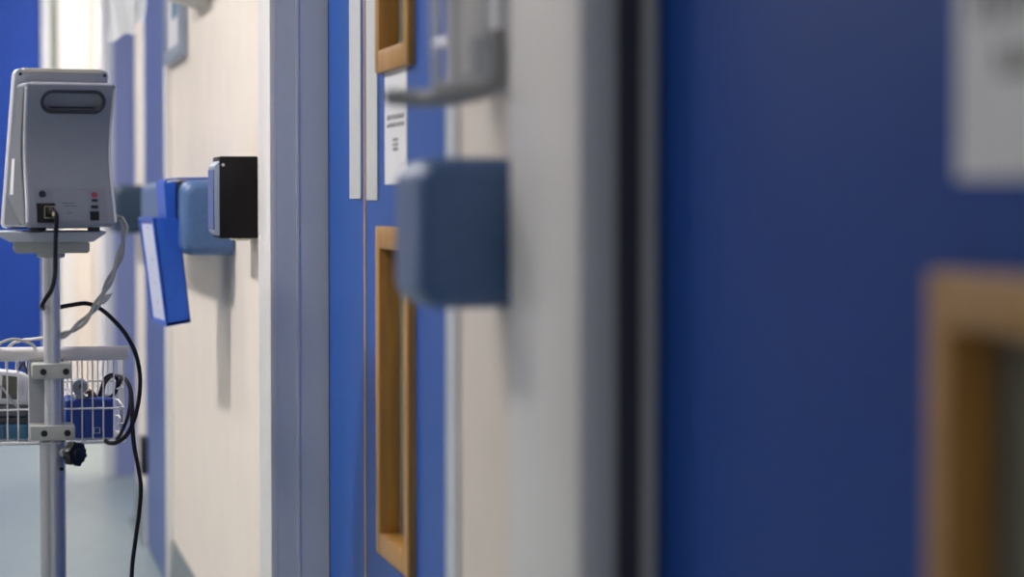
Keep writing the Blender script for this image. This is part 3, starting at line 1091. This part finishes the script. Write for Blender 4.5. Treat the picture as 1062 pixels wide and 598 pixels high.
# white handheld device with a display
Yh = YB + .045
t = thing('handheld_meter', 'white handheld meter with a dull green display in the basket', 'meter', (W(10, 420, Yh).x, Yh, zf))
pts = [(-18, 431), (-16, 388), (-8, 383.5), (20, 386), (30, 390), (31.5, 428), (26, 431)]
b = MB()
b.prism([(W(x, y, Yh).x, Yh, W(x, y, Yh).z) for x, y in pts], (0, .05, 0), .004, 3)
b.build('case', M['white_plastic'], t)
b = MB()
pts = [(1.5, 413), (2.5, 389), (18, 390.5), (17.5, 414)]
b.prism([(W(x, y, Yh - .001).x, Yh - .001, W(x, y, Yh - .001).z) for x, y in pts], (0, .003, 0), .0006, 1)
b.build('display', M['lcd'], t)
b = MB()
for k in range(7):
    y = 396 + k * 2.2
    q = W(22.5, y, Yh)
    b.box(q.x, q.x + .0035, Yh - .0005, Yh + .0005, q.z, q.z + .002)
b.build('side_print', M['label'], t)
b = MB()
pts = [(-18, 431), (-18, 418), (31, 420), (31, 429), (26, 432.5)]
b.prism([(W(x, y, Yh - .004).x, Yh - .004, W(x, y, Yh - .004).z) for x, y in pts], (0, .056, 0), .003, 2)
b.build('grey_base', M['mid_plastic'], t)
b = MB()
b.tube([(W(x, y, Yh - .007).x, Yh - .007, W(x, y, Yh - .007).z) for x, y in ((-6, 396), (4, 404), (12, 415), (20, 424))], .0022, 8)
b.build('strap', M['grey_hose'], t)
b = MB()
b.tube([(W(x, y, Yh + .02).x, Yh + .02, W(x, y, Yh + .02).z) for x, y in ((18, 387), (22, 378), (24, 377), (29, 388))], .0026, 8)
b.build('hanging_loop', M['dark_plastic'], t)
# dark wallet and teal packet under it
b = MB()
zb1 = W(10, 431.5, Yh).z
zb2 = W(10, 438.5, Yh).z
zb3 = W(10, 454, Yh).z
b.box(W(-18, 430, Yh).x, W(34, 430, Yh).x, Yh - .01, Yh + .09, zb2 + .0003, zb1 - .0015, .002, 2)
tag(b.build('dark_pouch', M['dark_plastic']), 'dark flat pouch between the white meter and the teal pack', 'pouch')
t = thing('teal_pack', 'teal soft pack at the bottom left of the wire basket', 'pack', (W(10, 448, Yh).x, Yh + .04, zf))
b = MB()
b.box(W(-19, 430, Yh).x, W(30, 430, Yh).x, Yh - .012, Yh + .09, zf, zb2 - .0003, .007, 3)
pk = b.build('pack', M['teal'], t)
b = MB()
xx = W(4.5, 445, Yh).x
b.box(xx - .001, xx + .001, Yh - .0135, Yh - .011, zf + .004, zb2 - .004)
b.build('seam', M['seal'], pk)

# ================================================================== cables
def path(pts):
    return [W(x, y, Y) for x, y, Y in pts]


# black power cord: socket, down behind the pole, round in an arc, through the basket and down
px, pd_, pz = ML(52, 219)
sock = mon.location + Matrix.Rotation(ROT, 3, 'Z') @ Vector((px, pd_, pz))
t = thing('power_cord', 'black power cord plugged into the monitor and hanging beside the basket', 'cable', tuple(sock))
b = MB()
b.tube([W(55, 219, 3.875), W(58.5, 224, 3.868), W(58, 240, 3.87), W(57.5, 262, 3.90), W(57, 285, 3.94), W(53.5, 300, 3.965), W(47, 310, 3.975), W(43.5, 317, 3.985), W(46, 320, 4.02),
        W(58, 319, 4.03), W(75, 316, 4.03), W(90, 314.5, 4.02), W(104, 320, 4.01), W(117, 331, 4.0), W(130, 346, 4.0), W(140, 365, 4.0), W(145, 388, 4.0),
        W(144.5, 410, 4.0), W(140, 432, 4.0), W(132, 450, 4.01), W(121, 458.5, 4.02), W(113, 459, 4.03), W(109, 456.5, 4.035)], .0037, 10)
b.build('cord', M['cord'], t)
b = MB()
b.tube([sock + Vector((0, .002, 0)), sock + Vector((.001, -.012, 0)), W(55, 219, 3.874)], .0052, 12, taper=lambda u: 1.25 - .4 * u)
b.build('plug', M['black'], t)
b = MB()
b.cyl(W(55.5, 220, 3.868), W(55.5, 224, 3.866), .0022, 10)
b.build('strain_relief', M['gold'], t)

t = thing('coiled_lead', 'black lead looped over the basket edge and hanging to the floor', 'cable', tuple(W(133, 395, 4.06)))
b = MB()
b.tube([W(103, 411, 4.11), W(106, 400, 4.11), W(110, 391, 4.11), W(117, 388.5, 4.11), W(122, 395, 4.11), W(119, 408, 4.11), W(108, 410.8, 4.12), W(108, 399, 4.13), W(114, 391, 4.13),
        W(121, 389, 4.1), W(129, 392, 4.07), W(134, 400, 4.055), W(135, 415, 4.04), W(132.5, 432, 4.03), W(126, 448, 4.03), W(121, 456, 4.026)], .0030, 8)
b.build('inner_loop', M['cord'], t)
b = MB()
b.tube([W(123, 399, 4.11), W(126, 393, 4.09), W(131, 394, 4.06), W(135.5, 405, 4.045), W(137, 425, 4.03), W(137.5, 445, 4.02), W(139.5, 465, 4.01), W(143.5, 485, 4.005), W(146, 505, 4.0), W(144.5, 530, 4.0), W(140.5, 560, 4.0), W(137, 590, 4.0), W(136, 640, 4.0), W(139, 740, 4.0), W(136, 862, 4.0)]
       + [Vector((.32, 3.98, .004)), Vector((.45, 3.9, .004))], .0036, 10)
b.build('hanging_cord', M['cord'], t)

# grey twin hose twisted together
t = thing('pressure_hose', 'twisted grey hose hanging from the monitor down into the basket', 'cable', tuple(W(125, 270, 4.0)))
spine = [(119, 226, 4.02), (126, 226, 4.0), (129.5, 236, 3.99), (127, 255, 3.985), (123, 270, 3.985), (117, 284, 3.985), (110, 298, 3.985), (104, 310, 3.985), (97, 321, 3.985), (88, 332, 3.99), (76, 342, 4.0), (66, 347, 4.02), (56, 350, 4.025)]
S = path(spine)
D1, D2 = [], []
n = 0
fine = []
for i in range(len(S) - 1):
    for k in range(4):
        fine.append(lerp(S[i], S[i + 1], k / 4))
fine.append(S[-1])
for i, q in enumerate(fine):
    tg = (fine[min(i + 1, len(fine) - 1)] - fine[max(i - 1, 0)]).normalized()
    a = Vector((0, 1, 0))
    bn = tg.cross(a).normalized()
    ph = i * .42
    off = bn * math.cos(ph) * .0034 + a * math.sin(ph) * .0034
    D1.append(q + off)
    D2.append(q - off)
MB().tube(D1, .0031, 8, step=3).build('hose', M['grey_hose'], t)
MB().tube(D2, .0031, 8, step=3).build('hose', M['beige_hose'], t)
b = MB()
tp = path([(103, 312, 3.98), (105, 307, 3.98), (113, 304.5, 3.978), (117, 304, 3.976), (112, 312, 3.978), (107, 316, 3.98)])
b.prism(tp, (0, .004, 0), .0006, 1)
b.build('hose_tag', M['grey_hose'], t)
# two pale leads lying over the handle bar on the left
for lbl, pts in (('pale lead arching over the handle bar left of the pole, the lower one', [(-6, 361, 4.06), (2, 355, 4.02), (14, 351.5, 4.018), (26, 354, 4.02), (35, 359, 4.04), (38, 372, 4.09)]),
                 ('pale lead running level behind the pole above the handle bar', [(6, 364, 4.09), (13, 356, 4.07), (24, 352.5, 4.06), (38, 351, 4.05), (52, 349, 4.04), (60, 347.5, 4.035)])):
    b = MB()
    b.tube(path(pts), .0026, 8)
    tag(b.build('sensor_lead', M['beige_hose']), lbl, 'cable')

# ------------------------------------------------------------------ colour
SC.view_settings.view_transform = 'Standard'
SC.view_settings.look = 'None'
SC.view_settings.exposure = 0.06
SC.view_settings.gamma = 1.0
SC.view_settings.use_curve_mapping = False
